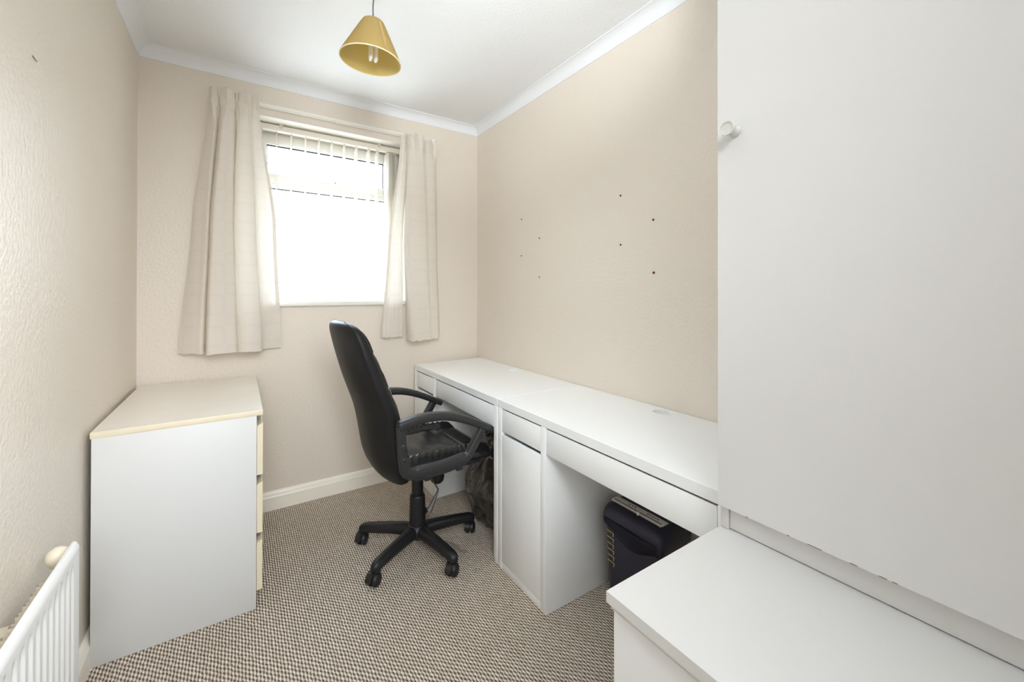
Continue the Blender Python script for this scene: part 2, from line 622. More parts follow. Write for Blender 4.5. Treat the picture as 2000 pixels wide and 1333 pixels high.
b = nb()
rect_frame(b, WX0 + 0.001, WX1 - 0.001, 1.177, WZ1 - 0.001, 0.060, 0.055, 0.050, 0.18, 0.245)
box(b, WX0 + 0.05, WX1 - 0.05, 0.18, 0.245, 1.862, 1.914, 0.003)
obj('window_frame', b, M['upvc'], win)
b = nb()   # top-hung vent sash in front of the outer frame
rect_frame(b, WX0 + 0.046, WX1 - 0.046, 1.896, 2.182, 0.062, 0.050, 0.062, 0.165, 0.215, 0.004)
obj('vent_sash', b, M['upvc'], win)
b = nb()   # stepped bead around the vent glass
rect_frame(b, WX0 + 0.098, WX1 - 0.098, 1.938, 2.130, 0.010, 0.008, 0.010, 0.172, 0.180, 0.002)
obj('glazing_bead', b, M['upvc'], win)
b = nb()
for gx0, gx1, gz0, gz1, gy in ((WX0 + 0.106, WX1 - 0.106, 1.945, 2.121, 0.176), (WX0 + 0.058, WX1 - 0.058, 1.230, 1.864, 0.186)):
    box(b, gx0, gx0 + 0.006, gy, gy + 0.014, gz0, gz1); box(b, gx1 - 0.006, gx1, gy, gy + 0.014, gz0, gz1)
    box(b, gx0, gx1, gy, gy + 0.014, gz1 - 0.007, gz1)
obj('gasket', b, M['rubber'], win)
b = nb(); box(b, WX0 + 0.108, WX1 - 0.108, 0.190, 0.196, 1.946, 2.119)
obj('pane', b, M['glass'], win, None)
b = nb(); box(b, WX0 + 0.059, WX1 - 0.059, 0.205, 0.211, 1.231, 1.863)
obj('pane', b, M['glass'], win, None)
b = nb()
hx = -0.968
box(b, hx - 0.015, hx + 0.018, 0.156, 0.166, 1.906, 1.944, 0.003)
beam(b, [(hx + 0.002, 0.152, 1.928), (hx - 0.03, 0.144, 1.923), (hx - 0.09, 0.142, 1.919)], (0, 0, 1), (0.018, 0.012), (0.012, 0.010), samples=8)
obj('window_handle', b, M['upvc'], win)
b = nb()
lathe(b, [(0.004, 0), (0.004, 0.002)], 10, (hx + 0.006, 0.1565, 1.936), (0, -1, 0))
obj('keyhole', b, M['rubber'], win)
b = nb(); box(b, WX0 - 0.02, WX1 + 0.02, -0.022, -0.0005, 1.147, 1.175, 0.007, 3); box(b, WX0 + 0.001, WX1 - 0.001, -0.006, 0.244, 1.151, 1.175, 0.0)
obj('window_sill', b, M['sill'], win)

b = nb()  # thin white skin added so the window recess looks brightly lit
box(b, WX0, WX1, 0.0003, 0.179, WZ1 - 0.0012, WZ1 - 0.0002)
box(b, WX0 + 0.0002, WX0 + 0.0012, 0.0003, 0.179, 1.176, WZ1 - 0.0012); box(b, WX1 - 0.0012, WX1 - 0.0002, 0.0003, 0.179, 1.176, WZ1 - 0.0012)
obj('reveal_brightener', b, M['sill'], win)

# ------------------------------------------------------------------ vertical blind
bl = thing('vertical_blind', 'white vertical blind with slats turned edge-on, hanging inside the window recess', 'blind', (-0.99, 0.106, WZ1))
b = nb(); box(b, WX0 + 0.006, WX1 - 0.006, 0.086, 0.126, WZ1 - 0.042, WZ1 - 0.009, 0.004)
obj('headrail', b, M['headrail'], bl)
for x in (-1.274, -0.70):
    b = nb(); box(b, x - 0.012, x + 0.012, 0.080, 0.124, WZ1 - 0.010, WZ1 - 0.002, 0.002); box(b, x - 0.007, x + 0.007, 0.079, 0.086, WZ1 - 0.024, WZ1 - 0.006, 0.002)
    obj('bracket', b, M['clear_clip'], bl)
vane_mesh = None


def vane(x, ang=0.0):
    """one slat: fabric strip hung edge-on from a small hanger, weighted at its foot"""
    global vane_mesh
    if vane_mesh is None:
        bm = nb()
        box(bm, -0.0006, 0.0006, -0.0445, 0.0445, -0.985, -0.055)
        box(bm, -0.0016, 0.0016, -0.042, 0.042, -0.988, -0.950, 0.001)
        box(bm, -0.0016, 0.0016, -0.040, 0.040, -0.066, -0.052, 0.001)
        box(bm, -0.004, 0.004, -0.007, 0.007, -0.058, -0.038, 0.001)
        me = bpy.data.meshes.new('vane'); bm.to_mesh(me); bm.free()
        me.materials.append(M['vane'])
        vane_mesh = me
    o = bpy.data.objects.new('vane', vane_mesh)
    COL.objects.link(o)
    o.parent = bl
    o.location = (-1.4775 + (x + 1.4775) * 1.008 + 0.99, 0.0, 0.0)
    o.rotation_euler = (0, 0, ang)
    return o


for i, x in enumerate((-1.371, -1.296, -1.221, -1.144, -1.07, -0.996, -0.923, -0.850, -0.773, -0.717)):
    vane(x, 0.006 * ((i * 7) % 3 - 1) + (0.02 if i > 6 else 0))
for i, x in enumerate((-0.651, -0.630, -0.607)):
    vane(x, 0.06 + 0.008 * i)

# ------------------------------------------------------------------ curtain rail and curtains
rl = thing('curtain_rail', 'slim white curtain rail fixed to the wall above the window', 'curtain rail', (-0.975, 0, 2.28))
b = nb()
box(b, -1.60, -0.36, -0.016, -0.0005, 2.266, 2.291, 0.003)
box(b, -1.595, -0.365, -0.024, -0.014, 2.272, 2.284, 0.002)
obj('track', b, M['rail'], rl)
for x0 in (-1.608, -0.368):
    b = nb(); box(b, x0, x0 + 0.016, -0.028, -0.0005, 2.262, 2.295, 0.004)
    obj('end_cap', b, M['rail'], rl)


def curtain_strip(levels, nx, nz, ztop, zbot, header=2.225, ruffles=6, amp=0.021, seed=0, ushift=0.0):
    """levels: [(z, [(x, y), ...])] from the top down, same number of points each.
    Returns a mesh of cloth with real folds, a gathered heading and a sewn hem."""
    curves = [(z, catmull([(x, -0.032 + (y + 0.032) * 1.45, 0) for x, y in pts], nx)) for z, pts in levels]
    rows, uvs = [], []
    lens = sum((Vector(curves[-1][1][i + 1]) - Vector(curves[-1][1][i])).length for i in range(nx - 1))
    for j in range(nz):
        f = j / (nz - 1)
        z = ztop + (zbot - ztop) * f
        # bracket levels
        zs = [c[0] for c in curves]
        k = 0
        while k < len(zs) - 2 and z < zs[k + 1]:
            k += 1
        t = max(0.0, min(1.0, (zs[k] - z) / (zs[k] - zs[k + 1])))
        t = t * t * (3 - 2 * t) * 0.5 + t * 0.5
        row, uvr = [], []
        for i in range(nx):
            p = curves[k][1][i].lerp(curves[k + 1][1][i], t)
            u = i / (nx - 1)
            if z > header - 0.10:
                g = min(1.0, (z - header + 0.10) / 0.10)
                wob = math.sin(2 * math.pi * ruffles * u + 0.6 * math.sin(5 * u + seed))
                flare = 1.0 + (0.25 if z > header + 0.02 else 0.0) * min(1, max(0, (z - header - 0.02) / 0.04))
                pinch = 0.35 + 0.65 * min(1.0, abs(z - header) / 0.03)
                ph = 2 * math.pi * ruffles * u + 0.6 * math.sin(5 * u + seed)
                p = p + Vector((0.007 * math.sin(2 * ph) * g * (2.0 - pinch), amp * wob * g * flare * pinch, 0))
            nzv = noise.noise(Vector((u * 9 + seed, z * 2.2, seed * 1.7)))
            p = p + Vector((0.002 * nzv, 0.005 * nzv, 0))
            dz = 0.0
            if j == 0:
                dz = -0.003 * math.sin(2 * math.pi * ruffles * u + 0.6 * math.sin(5 * u + seed)) + 0.006 * math.sin(7 * u + seed)
            if f > 0.97:
                dz -= 0.004 * noise.noise(Vector((u * 14, 3.1 + seed, 0))) * 2
            y = min(p.y, -0.026)
            row.append(Vector((p.x, y, z + dz)))
            uvr.append((u * lens + ushift, z))
        rows.append(row)
        uvs.append(uvr)
    bm = nb()
    grid(bm, rows, uvs)
    # hem turn-up: a thin doubled band
    hem_rows = [[p + Vector((0, -0.0016, 0)) for p in r] for r, uv in zip(rows, uvs) if r[0].z < zbot + 0.055]
    hem_uv = [uv for r, uv in zip(rows, uvs) if r[0].z < zbot + 0.055]
    ns = max(2, int(nx * 0.04 * 0.62 / max(lens, 0.2)))
    sides = []
    for sl in (slice(0, ns + 1), slice(nx - ns - 1, nx)):
        sides.append(([[p + Vector((0, -0.0012, 0)) for p in r[sl]] for r in rows if r[0].z < header - 0.06],
                      [uv[sl] for r, uv in zip(rows, uvs) if r[0].z < header - 0.06]))
    return bm, hem_rows, hem_uv, sides


def curtain(name, label, strips, group):
    base = strips[0]['levels'][-1][1][0]
    t = thing(name, label, 'curtain', (base[0], -0.05, 2.28), group=group)
    for k, s in enumerate(strips):
        bm, hem, huv, sides = curtain_strip(**s)
        p = obj('curtain_panel', bm, M['fabric'], t, smooth=180)
        bm = nb(); grid(bm, hem, huv)
        obj('hem', bm, M['fabric'], p, smooth=180)
        for gr, guv in sides:
            bm = nb(); grid(bm, gr, guv)
            obj('side_hem', bm, M['fabric'], p, smooth=180)
    return t


left_bot = [(-1.735, -.032), (-1.70, -.050), (-1.665, -.066), (-1.635, -.080), (-1.622, -.060), (-1.626, -.036), (-1.620, -.076), (-1.606, -.112),
            (-1.55, -.108), (-1.49, -.094), (-1.475, -.062), (-1.488, -.050), (-1.480, -.098), (-1.435, -.118), (-1.376, -.100), (-1.374, -.056), (-1.33, -.036), (-1.278, -.032)]
left_mid = [(-1.679, -.032), (-1.662, -.046), (-1.640, -.058), (-1.614, -.070), (-1.604, -.056), (-1.606, -.036), (-1.602, -.066), (-1.588, -.094),
            (-1.555, -.092), (-1.510, -.080), (-1.500, -.056), (-1.506, -.046), (-1.500, -.080), (-1.465, -.096), (-1.412, -.084), (-1.402, -.052), (-1.352, -.038), (-1.305, -.034)]
left_top = [(-1.618, -.040), (-1.605, -.050), (-1.592, -.058), (-1.578, -.064), (-1.570, -.052), (-1.568, -.040), (-1.564, -.056), (-1.552, -.074),
            (-1.530, -.072), (-1.505, -.066), (-1.494, -.050), (-1.492, -.046), (-1.486, -.064), (-1.466, -.074), (-1.440, -.068), (-1.425, -.050), (-1.405, -.044), (-1.386, -.040)]
curtain('curtain', 'long cream curtain hanging left of the window, above the chest of drawers', [
    dict(levels=[(2.20, left_top), (1.61, left_mid), (0.918, left_bot)], nx=190, nz=90, ztop=2.296, zbot=0.918, ruffles=6, seed=1)],
    'cream window curtains')
ra_bot = [(-.718, -.034), (-.690, -.048), (-.655, -.046), (-.620, -.040), (-.580, -.036), (-.572, -.030)]
ra_mid = [(-.675, -.034), (-.655, -.050), (-.635, -.052), (-.612, -.046), (-.590, -.042), (-.582, -.036)]
ra_top = [(-.600, -.040), (-.590, -.052), (-.580, -.056), (-.568, -.052), (-.556, -.046), (-.545, -.042)]
rb_bot = [(-.560, -.050), (-.548, -.088), (-.520, -.104), (-.470, -.094), (-.410, -.082), (-.400, -.060), (-.380, -.066), (-.345, -.060), (-.318, -.040)]
rb_mid = [(-.575, -.048), (-.590, -.080), (-.560, -.100), (-.500, -.096), (-.440, -.084), (-.432, -.062), (-.410, -.070), (-.365, -.060), (-.340, -.040)]
rb_top = [(-.560, -.046), (-.556, -.064), (-.535, -.076), (-.490, -.074), (-.452, -.066), (-.444, -.050), (-.420, -.058), (-.375, -.052), (-.345, -.040)]
curtain('curtain', 'cream curtain right of the window with a slit between its two drops', [
    dict(levels=[(2.20, ra_top), (1.54, ra_mid), (0.935, ra_bot)], nx=70, nz=90, ztop=2.272, zbot=0.938, ruffles=2, seed=3, amp=0.016),
    dict(levels=[(2.20, rb_top), (1.54, rb_mid), (0.918, rb_bot)], nx=120, nz=90, ztop=2.270, zbot=0.914, ruffles=6, seed=5, amp=0.017, ushift=0.4)],
    'cream window curtains')

# ------------------------------------------------------------------ pendant lamp
PX, PY = -1.045, -1.061
pl = thing('pendant_lamp', 'mustard cone pendant lamp hanging from the ceiling on a grey cord', 'lamp', (PX, PY, ZC))
b = nb()
lathe(b, [(0.045, 0), (0.047, -0.006), (0.040, -0.020), (0.015, -0.026)], 28, (PX, PY, ZC))
obj('ceiling_rose', b, M['upvc'], pl)
b = nb()
tube(b, [(PX, PY, ZC - 0.02), (PX + 0.0015, PY, ZC - 0.06), (PX - 0.0015, PY, ZC - 0.10), (PX, PY, ZC - 0.17)], 0.0022, 8, 14)
obj('cord', b, M['cord'], pl)
b = nb()
prof = [(0.115, 2.135), (0.110, 2.148), (0.0455, 2.278), (0.040, 2.287), (0.031, 2.293), (0.016, 2.295)]
inner = [(0.016, 2.293), (0.030, 2.291), (0.0385, 2.285), (0.0440, 2.277), (0.1082, 2.148), (0.1130, 2.1355)]
lathe(b, prof, 64, (PX, PY, 0), cap=False)
tilt = Matrix.Translation((PX, PY, 2.295)) @ Matrix.Rotation(R(3.5), 4, Vector((math.sin(-yaw), -math.cos(yaw), 0)) * -1) @ Matrix.Translation((-PX, -PY, -2.295))
for v in b.verts:
    v.co = tilt @ v.co
sh = obj('lamp_shade', b, M['shade'], pl, 40)
b = nb()  # inner face of the shade, coloured paler to look lit
lathe(b, inner, 64, (PX, PY, 0), cap=False)
for v in b.verts:
    v.co = tilt @ v.co
obj('shade_inner_lit', b, M['shade_inner_lit'], sh, 40)
b = nb()
rings = []
for k in range(64):
    a = 2 * math.pi * k / 64
    c_ = Vector((math.cos(a), math.sin(a), 0))
    rings.append([Vector((PX, PY, 2.1355)) + c_ * (0.1142 + 0.0018 * math.cos(q * math.pi / 3)) + Vector((0, 0, 0.0026 * math.sin(q * math.pi / 3))) for q in range(6)])
loft(b, rings + [rings[0]], cap=False)
bmesh.ops.remove_doubles(b, verts=b.verts[:], dist=1e-5)
for v in b.verts:
    v.co = tilt @ v.co
obj('rim_tape', b, M['shade_rim'], sh, 180)
b = nb()
seam = math.atan2(cam.location.y - PY, cam.location.x - PX) + R(30)
sd = Vector((math.cos(seam), math.sin(seam), 0))
sn = Vector((-sd.y, sd.x, 0))
P = [[Vector((PX, PY, z)) + (sd * (r + 0.0007)) + sn * q for q in (-0.006, -0.002, 0.002, 0.006)] for r, z in ((0.1135, 2.140), (0.1085, 2.151), (0.078, 2.2125), (0.0475, 2.274))]
grid(b, P)
for v in b.verts:
    v.co = tilt @ v.co
obj('seam', b, mat('mustard_seam', srgb(176, 146, 92), 0.7, 0.3), sh, 180)
b = nb()
lathe(b, [(0.012, 2.296), (0.018, 2.290), (0.018, 2.252), (0.014, 2.245)], 20, (PX, PY, 0))
obj('lamp_holder', b, M['upvc'], pl)
b = nb()
lathe(b, [(0.014, 2.247), (0.022, 2.240), (0.022, 2.212), (0.018, 2.206)], 24, (PX, PY, 0))
for ox in (-0.010, 0.010):
    for oy in (-0.009, 0.009):
        tube(b, [(PX + ox, PY + oy, 2.21), (PX + ox, PY + oy, 2.150)], 0.0062, 10)
    tube(b, [(PX + ox, PY - 0.009, 2.152), (PX + ox, PY - 0.008, 2.143), (PX + ox, PY, 2.139), (PX + ox, PY + 0.008, 2.143), (PX + ox, PY + 0.009, 2.152)], 0.0062, 10, 12)
obj('bulb', b, M['bulb'], pl, 60)

# ------------------------------------------------------------------ chest of drawers
ch = thing('chest_of_drawers', 'cream and white three drawer chest standing in the corner under the left curtain', 'chest of drawers', (-1.64, -0.41, 0))
b = nb(); box(b, -1.882, -1.398, -0.812, -0.020, 0.751, 0.771, 0.0015)
obj('top_board', b, M['chest_cream'], ch)
b = nb(); box(b, -1.8812, -1.3988, -0.8112, -0.0208, 0.7708, 0.7716)
obj('top_surface', b, M['chest_top'], ch, None)
for y0 in (-0.810, -0.042):
    b = nb(); box(b, -1.879, -1.4185, y0, y0 + 0.020, 0.001, 0.751, 0.001)
    obj('side_panel', b, M['chest_side'], ch)
b = nb(); box(b, -1.876, -1.870, -0.790, -0.042, 0.03, 0.751)
obj('back_panel', b, M['chest_side'], ch)
b = nb(); box(b, -1.450, -1.436, -0.790, -0.042, 0.001, 0.070)
obj('plinth', b, M['chest_cream'], ch)
b = nb(); box(b, -1.47, -1.4195, -0.79, -0.042, 0.722, 0.7505)
obj('top_rail', b, M['chest_side'], ch)
for z0, z1 in ((0.072, 0.264), (0.294, 0.490), (0.519, 0.719)):
    b = nb()
    # front with the top edge sloping back as a finger grip
    prof = [(-1.398, z0), (-1.398, z1), (-1.4005, z1 + 0.001), (-1.4175, z1 - 0.010), (-1.4175, z0)]
    loft(b, [[Vector((x, y, z)) for x, z in prof] for y in (-0.8095, -0.0225)])
    dr = obj('drawer', b, M['chest_cream'], ch, 20)
    b = nb(); box(b, -1.84, -1.4178, -0.785, -0.047, z0 + 0.012, z1 - 0.03)
    obj('drawer_box', b, M['chest_side'], dr, None)

# ------------------------------------------------------------------ desks


def board_with_hole(bm, x0, x1, y0, y1, z0, z1, hx_, hy_, hr, bev=0.0010):
    angs = sorted([2 * math.pi * k / 48 for k in range(48)] + [math.atan2(cy - hy_, cx - hx_) % (2 * math.pi) for cx in (x0, x1) for cy in (y0, y1)])
    outer, inner = [], []
    for a in angs:
        c_, s_ = math.cos(a), math.sin(a)
        tx = ((x1 if c_ > 0 else x0) - hx_) / c_ if abs(c_) > 1e-9 else 1e9
        ty = ((y1 if s_ > 0 else y0) - hy_) / s_ if abs(s_) > 1e-9 else 1e9
        t = min(tx, ty)
        outer.append((hx_ + c_ * t, hy_ + s_ * t))
        inner.append((hx_ + c_ * hr, hy_ + s_ * hr))

    def inset(p, d):
        return (min(max(p[0], x0 + d), x1 - d), min(max(p[1], y0 + d), y1 - d))
    rings = [[Vector((*p, z1)) for p in inner], [Vector((*inset(p, bev), z1)) for p in outer], [Vector((*p, z1 - bev)) for p in outer],
             [Vector((*p, z0 + bev)) for p in outer], [Vector((*inset(p, bev), z0)) for p in outer], [Vector((*p, z0)) for p in inner]]
    rings.append(rings[0])
    loft(bm, rings, cap=False)
    bmesh.ops.remove_doubles(bm, verts=bm.verts[:], dist=1e-6)


def make_desk(label, loc):
    d = thing('desk', label, 'desk', loc, local=True, group='white desks along the right wall')
    b = nb(); board_with_hole(b, -0.50, 0.0, -1.050, 0.0, 0.716, 0.750, -0.058, -0.535, 0.034)
    obj('desk_top', b, M['white_board'], d, 30)
    b = nb(); lathe(b, [(0.0335, -0.034), (0.0335, 0.0), (0.034, 0.0018), (0.036, 0.0026), (0.0425, 0.0024), (0.0435, 0.0006), (0.043, 0.0003), (0.0338, 0.0002), (0.0338, -0.034)], 40, (-0.058, -0.535, 0.750), cap=False)
    obj('cable_grommet', b, M['white_board'], d, 40)
    b = nb(); box(b, -0.50, -0.002, -0.030, -0.001, 0.001, 0.7155, 0.001)
    obj('side_panel', b, M['white_board'], d)
    b = nb(); box(b, -0.50, -0.002, -0.345, -0.313, 0.001, 0.7155, 0.001)
    obj('side_panel', b, M['white_board'], d)
    b = nb(); box(b, -0.50, -0.010, -1.049, -1.019, 0.012, 0.7155, 0.001); box(b, -0.496, -0.014, -1.046, -1.022, 0.0, 0.012, 0.001)
    obj('leg_panel', b, M['white_board'], d)
    b = nb(); box(b, -0.030, -0.015, -1.019, -0.345, 0.60, 0.7155, 0.001)
    obj('back_rail', b, M['white_board'], d)
    b = nb(); box(b, -0.012, -0.004, -0.313, -0.030, 0.02, 0.7155)
    obj('back_panel', b, M['white_board'], d)
    b = nb(); box(b, -0.497, -0.483, -0.312, -0.031, 0.001, 0.033, 0.001); box(b, -0.483, -0.012, -0.312, -0.031, 0.020, 0.033)
    obj('plinth', b, M['white_board'], d)
    b = nb(); box(b, -0.499, -0.494, -0.3105, -0.0325, 0.6135, 0.7098, 0.001); box(b, -0.494, -0.452, -0.3105, -0.0325, 0.6145, 0.640); box(b, -0.454, -0.06, -0.305, -0.04, 0.625, 0.695)
    obj('drawer', b, M['white_board'], d)
    b = nb(); box(b, -0.499, -0.494, -1.0165, -0.3475, 0.6135, 0.7098, 0.001); box(b, -0.494, -0.452, -1.0165, -0.3475, 0.6145, 0.640); box(b, -0.454, -0.06, -1.01, -0.355, 0.625, 0.695)
    obj('drawer', b, M['white_board'], d)
    b = nb(); box(b, -0.500, -0.485, -0.3105, -0.0325, 0.0365, 0.5985, 0.0015)
    obj('door', b, M['white_board'], d)
    return d


def copy_thing(o, loc):
    r = o.copy(); COL.objects.link(r); r.location = loc
    for c_ in list(o.children):
        k = c_.copy(); COL.objects.link(k); k.parent = r
        for g in list(c_.children):
            q = g.copy(); COL.objects.link(q); q.parent = k
    return r


D1Y, D2Y = -0.058, -1.114
desk = make_desk('white desk in the corner by the window with the office chair pushed up to it', (-0.003, D1Y, 0))
desk2 = copy_thing(desk, (-0.003, D2Y, -0.0))
desk2['label'] = 'white desk butted between the corner desk and the tall cupboard, shredder below'

# ------------------------------------------------------------------ platform and built-in cupboard
pf = thing('boxed_platform', 'low white boxed-in platform with overhanging lid in front of the tall cupboard', 'platform', (-0.46, -2.70, 0))
b = nb()
prof = [(-0.924, 0.696), (-0.924, 0.676), (-0.912, 0.664), (-0.912, 0.660), (-0.02, 0.660), (-0.02, 0.696)]
loft(b, [[Vector((x, y, z)) for x, z in prof] for y in (-2.1665, -3.28)])
obj('lid', b, M['white_paint'], pf, 20)
b = nb(); box(b, -0.906, -0.888, -3.28, -2.168, 0.001, 0.660, 0.001)
obj('front_panel', b, M['panel_lit_paint'], pf)
b = nb(); box(b, -0.888, -0.02, -2.186, -2.168, 0.001, 0.660)
obj('end_panel', b, M['white_paint'], pf)

wr = thing('cupboard', 'tall white built-in cupboard with one small knob standing on the platform', 'cupboard', (-0.28, -2.70, 0.697))


def lean(v):
    f = max(0.0, v.z - 0.75) / 1.15
    return Vector((v.x, v.y - 0.0075 * f if v.y > -2.3 else v.y, v.z))


b = nb()
box(b, -0.552, -0.003, -2.186, -2.168, 0.697, 2.440, 0.001, shear=lean)
box(b, -0.552, -0.003, -3.28, -3.262, 0.697, 2.440)
box(b, -0.552, -0.003, -3.262, -2.190, 2.42, 2.440)
box(b, -0.540, -0.003, -3.262, -2.186, 0.745, 0.760)
obj('carcass', b, M['white_paint'], wr)
b = nb(); box(b, -0.547, -0.530, -3.262, -2.1875, 0.6985, 0.760, 0.0008)
obj('kickboard', b, M['white_paint'], wr)
rng = random.Random(4)
for y0, y1 in ((-2.815, -2.1715), (-3.279, -2.818)):
    b = nb()
    # door leaf whose lower edge is slightly chipped
    n = 120
    top, bot, botc = [], [], []
    for k in range(n + 1):
        y = y1 + (y0 - y1) * k / n
        chip = 0.0
        for cpos, wid, dep in ((0.922, 0.010, 0.0010), (0.902, 0.010, 0.0008), (0.778, 0.008, 0.0008), (0.708, 0.014, 0.0012), (0.616, 0.010, 0.0010), (0.555, 0.010, 0.0010), (0.532, 0.008, 0.0010)):
            chip = max(chip, dep * max(0, 1 - abs(k / n - cpos) / wid))
        bot.append((y, 0.7515 + chip + 0.0003 * rng.random()))
        botc.append((y, 0.7515))
    zt = 2.425
    rings = []
    for (y, zb), (_, zc) in zip(bot, botc):
        lo = Vector((-0.568, y, zb)); hi = Vector((-0.568, y - (0.0105 * (y - y1) / (y0 - y1) if y1 > -2.9 else 0), zt))
        rings.append([lo, Vector((hi.x, hi.y, zt)), Vector((-0.5525, hi.y, zt)), Vector((-0.5525, y, zc))])
    loft(b, rings)
    dr = obj('door', b, M['white_paint'], wr, 20)
    if y1 > -2.3:
        b = nb()
        kz = 1.589
        for t_, l_ in ((0.285, 0.0075), (0.303, 0.0045), (0.384, 0.0055), (0.446, 0.0055), (0.470, 0.0035), (0.098, 0.0025), (0.222, 0.0025)):
            yc = -2.1715 - 0.6435 * t_
            q = nb(); box(q, -0.5683, -0.5660, yc - l_, yc + l_, 0.7512, 0.7526, 0.0003)
            obj('chipped_edge', q, M['bare_board'], dr, None, label='chip of bare board on the door edge')
        lathe(b, [(0.0115, 0.0), (0.0125, 0.003), (0.0105, 0.008), (0.0105, 0.020), (0.0125, 0.026), (0.0155, 0.030), (0.0162, 0.034), (0.0150, 0.0375), (0.0125, 0.0375), (0.0118, 0.0355), (0.0, 0.0352)], 32, (-0.568, -2.212, kz), (-1, 0, 0.0))
        obj('door_knob', b, M['knob'], dr, 40)

# ------------------------------------------------------------------ radiator
rx = -1.795
ra = thing('radiator', 'white ribbed steel radiator on the left wall beside the chest of drawers', 'radiator', (-1.845, -1.80, 0.10))
b = nb()
y0, y1, z0, z1 = -2.36, -1.287, 0.100, 0.634
ny, nzr = 430, 64
rows = []
for j in range(nzr + 1):
    f = j / nzr
    z = z0 + (z1 - z0) * f
    row = []
    for i in range(ny + 1):
        y = y0 + (y1 - y0) * i / ny
        ph = ((y1 - 0.036 - y) / 0.0328) % 1.0 - 0.5
        g = 0.0
        if y0 + 0.03 < y < y1 - 0.03:
            # each flute is a shallow slot with a rounded end
            dz = min(z - (z0 + 0.035), (z1 - 0.035) - z)
            halfw = 0.30 * min(1.0, max(0.0, dz / 0.018)) ** 0.5 if dz > 0 else 0
            if halfw > 0.02:
                t = abs(ph) / halfw
                g = 0.0055 * max(0.0, 1 - t ** 4) if t < 1 else 0.0
        e = 0.0
        for q in (z1 - z, y1 - y, y - y0, z - z0):
            if q < 0.006:
                e = max(e, 0.006 - math.sqrt(max(0, 0.006 ** 2 - (0.006 - q) ** 2)))
        row.append(Vector((rx - g - e, y, z)))
    rows.append(row)
grid(b, rows)
obj('front_panel', b, M['radiator'], ra, 180)
b = nb()
box(b, rx - 0.0095, rx - 0.0058, y0 + 0.001, y1 - 0.001, z0, z1 + 0.0005)
box(b, rx - 0.013, rx - 0.0088, y0 + 0.001, y1 - 0.002, z0, z1 + 0.003, 0.001)
obj('panel_back', b, M['radiator'], ra)
b = nb()
P = []
k = 0
y = y1 - 0.045
pts = []
while y > y0 + 0.04:
    pts += [(rx - 0.015, y), (rx - 0.015, y - 0.012), (rx - 0.050, y - 0.017), (rx - 0.050, y - 0.029)]
    y -= 0.0335
rows = [[Vector((x, yy, z)) for x, yy in pts] for z in (0.13, 0.586)]
grid(b, rows)
rows = [[Vector((x - 0.0012, yy - 0.0006, z)) for x, yy in pts] for z in (0.586, 0.13)]
grid(b, rows)
obj('convector_fins', b, M['fin'], ra, 20)
for yy in (-1.45, -2.2):
    b = nb(); box(b, XL + 0.001, rx - 0.0145, yy - 0.015, yy + 0.015, 0.14, 0.56, 0.002)
    obj('wall_bracket', b, M['fin'], ra)
b = nb()
lathe(b, [(0.013, 0), (0.015, 0.010), (0.022, 0.016), (0.0235, 0.026), (0.0225, 0.046), (0.019, 0.058), (0.011, 0.066), (0.0, 0.068)], 28, (-1.842, -1.195, 0.548), (-0.10, -0.55, 0.60))
vb = obj('thermostatic_valve', b, M['valve'], ra, 40)
b = nb()
tube(b, [(-1.842, -1.195, 0.552), (-1.842, -1.193, 0.52), (-1.842, -1.193, 0.10), (-1.842, -1.193, 0.0)], 0.0075, 10)
tube(b, [(-1.842, -1.195, 0.545), (-1.825, -1.24, 0.545), (-1.804, -1.30, 0.545)], 0.010, 10)
obj('pipe', b, M['fin'], vb, 60)

# ------------------------------------------------------------------ office chair (local frame: +x forward, +y left)
oc = thing('office_chair', 'black leatherette swivel office chair with armrests facing the corner desk', 'chair', (-0.757, -0.785, 0), R(1.5), local=True)
# backrest: rear shell with rounded edges, cushion on its front
rear_c = [(0.365, -0.150), (0.40, -0.190), (0.437, -0.217), (0.50, -0.245), (0.594, -0.258), (0.712, -0.280), (0.856, -0.333), (0.993, -0.372), (1.06, -0.388), (1.10, -0.396)]
front_c = [(0.365, -0.095), (0.43, -0.105), (0.50, -0.122), (0.60, -0.140), (0.726, -0.168), (0.804, -0.196), (0.926, -0.248), (1.06, -0.300), (1.10, -0.325)]


def smooth_table(tab, n=120, passes=60):
    xs = [tab[0][0] + (tab[-1][0] - tab[0][0]) * k / (n - 1) for k in range(n)]
    ys = [interp(tab, x) for x in xs]
    for _ in range(passes):
        ys = [ys[0]] + [(ys[k - 1] + 2 * ys[k] + ys[k + 1]) / 4 for k in range(1, n - 1)] + [ys[-1]]
    return list(zip(xs, ys))


rear_c, front_c = smooth_table(rear_c), smooth_table(front_c)


def half_w(z):
    return interp([(0.365, 0.060), (0.38, 0.125), (0.40, 0.170), (0.425, 0.202), (0.455, 0.221), (0.49, 0.230), (0.60, 0.235), (0.80, 0.232), (0.95, 0.225), (1.04, 0.215), (1.075, 0.203), (1.095, 0.180), (1.104, 0.150)], z)


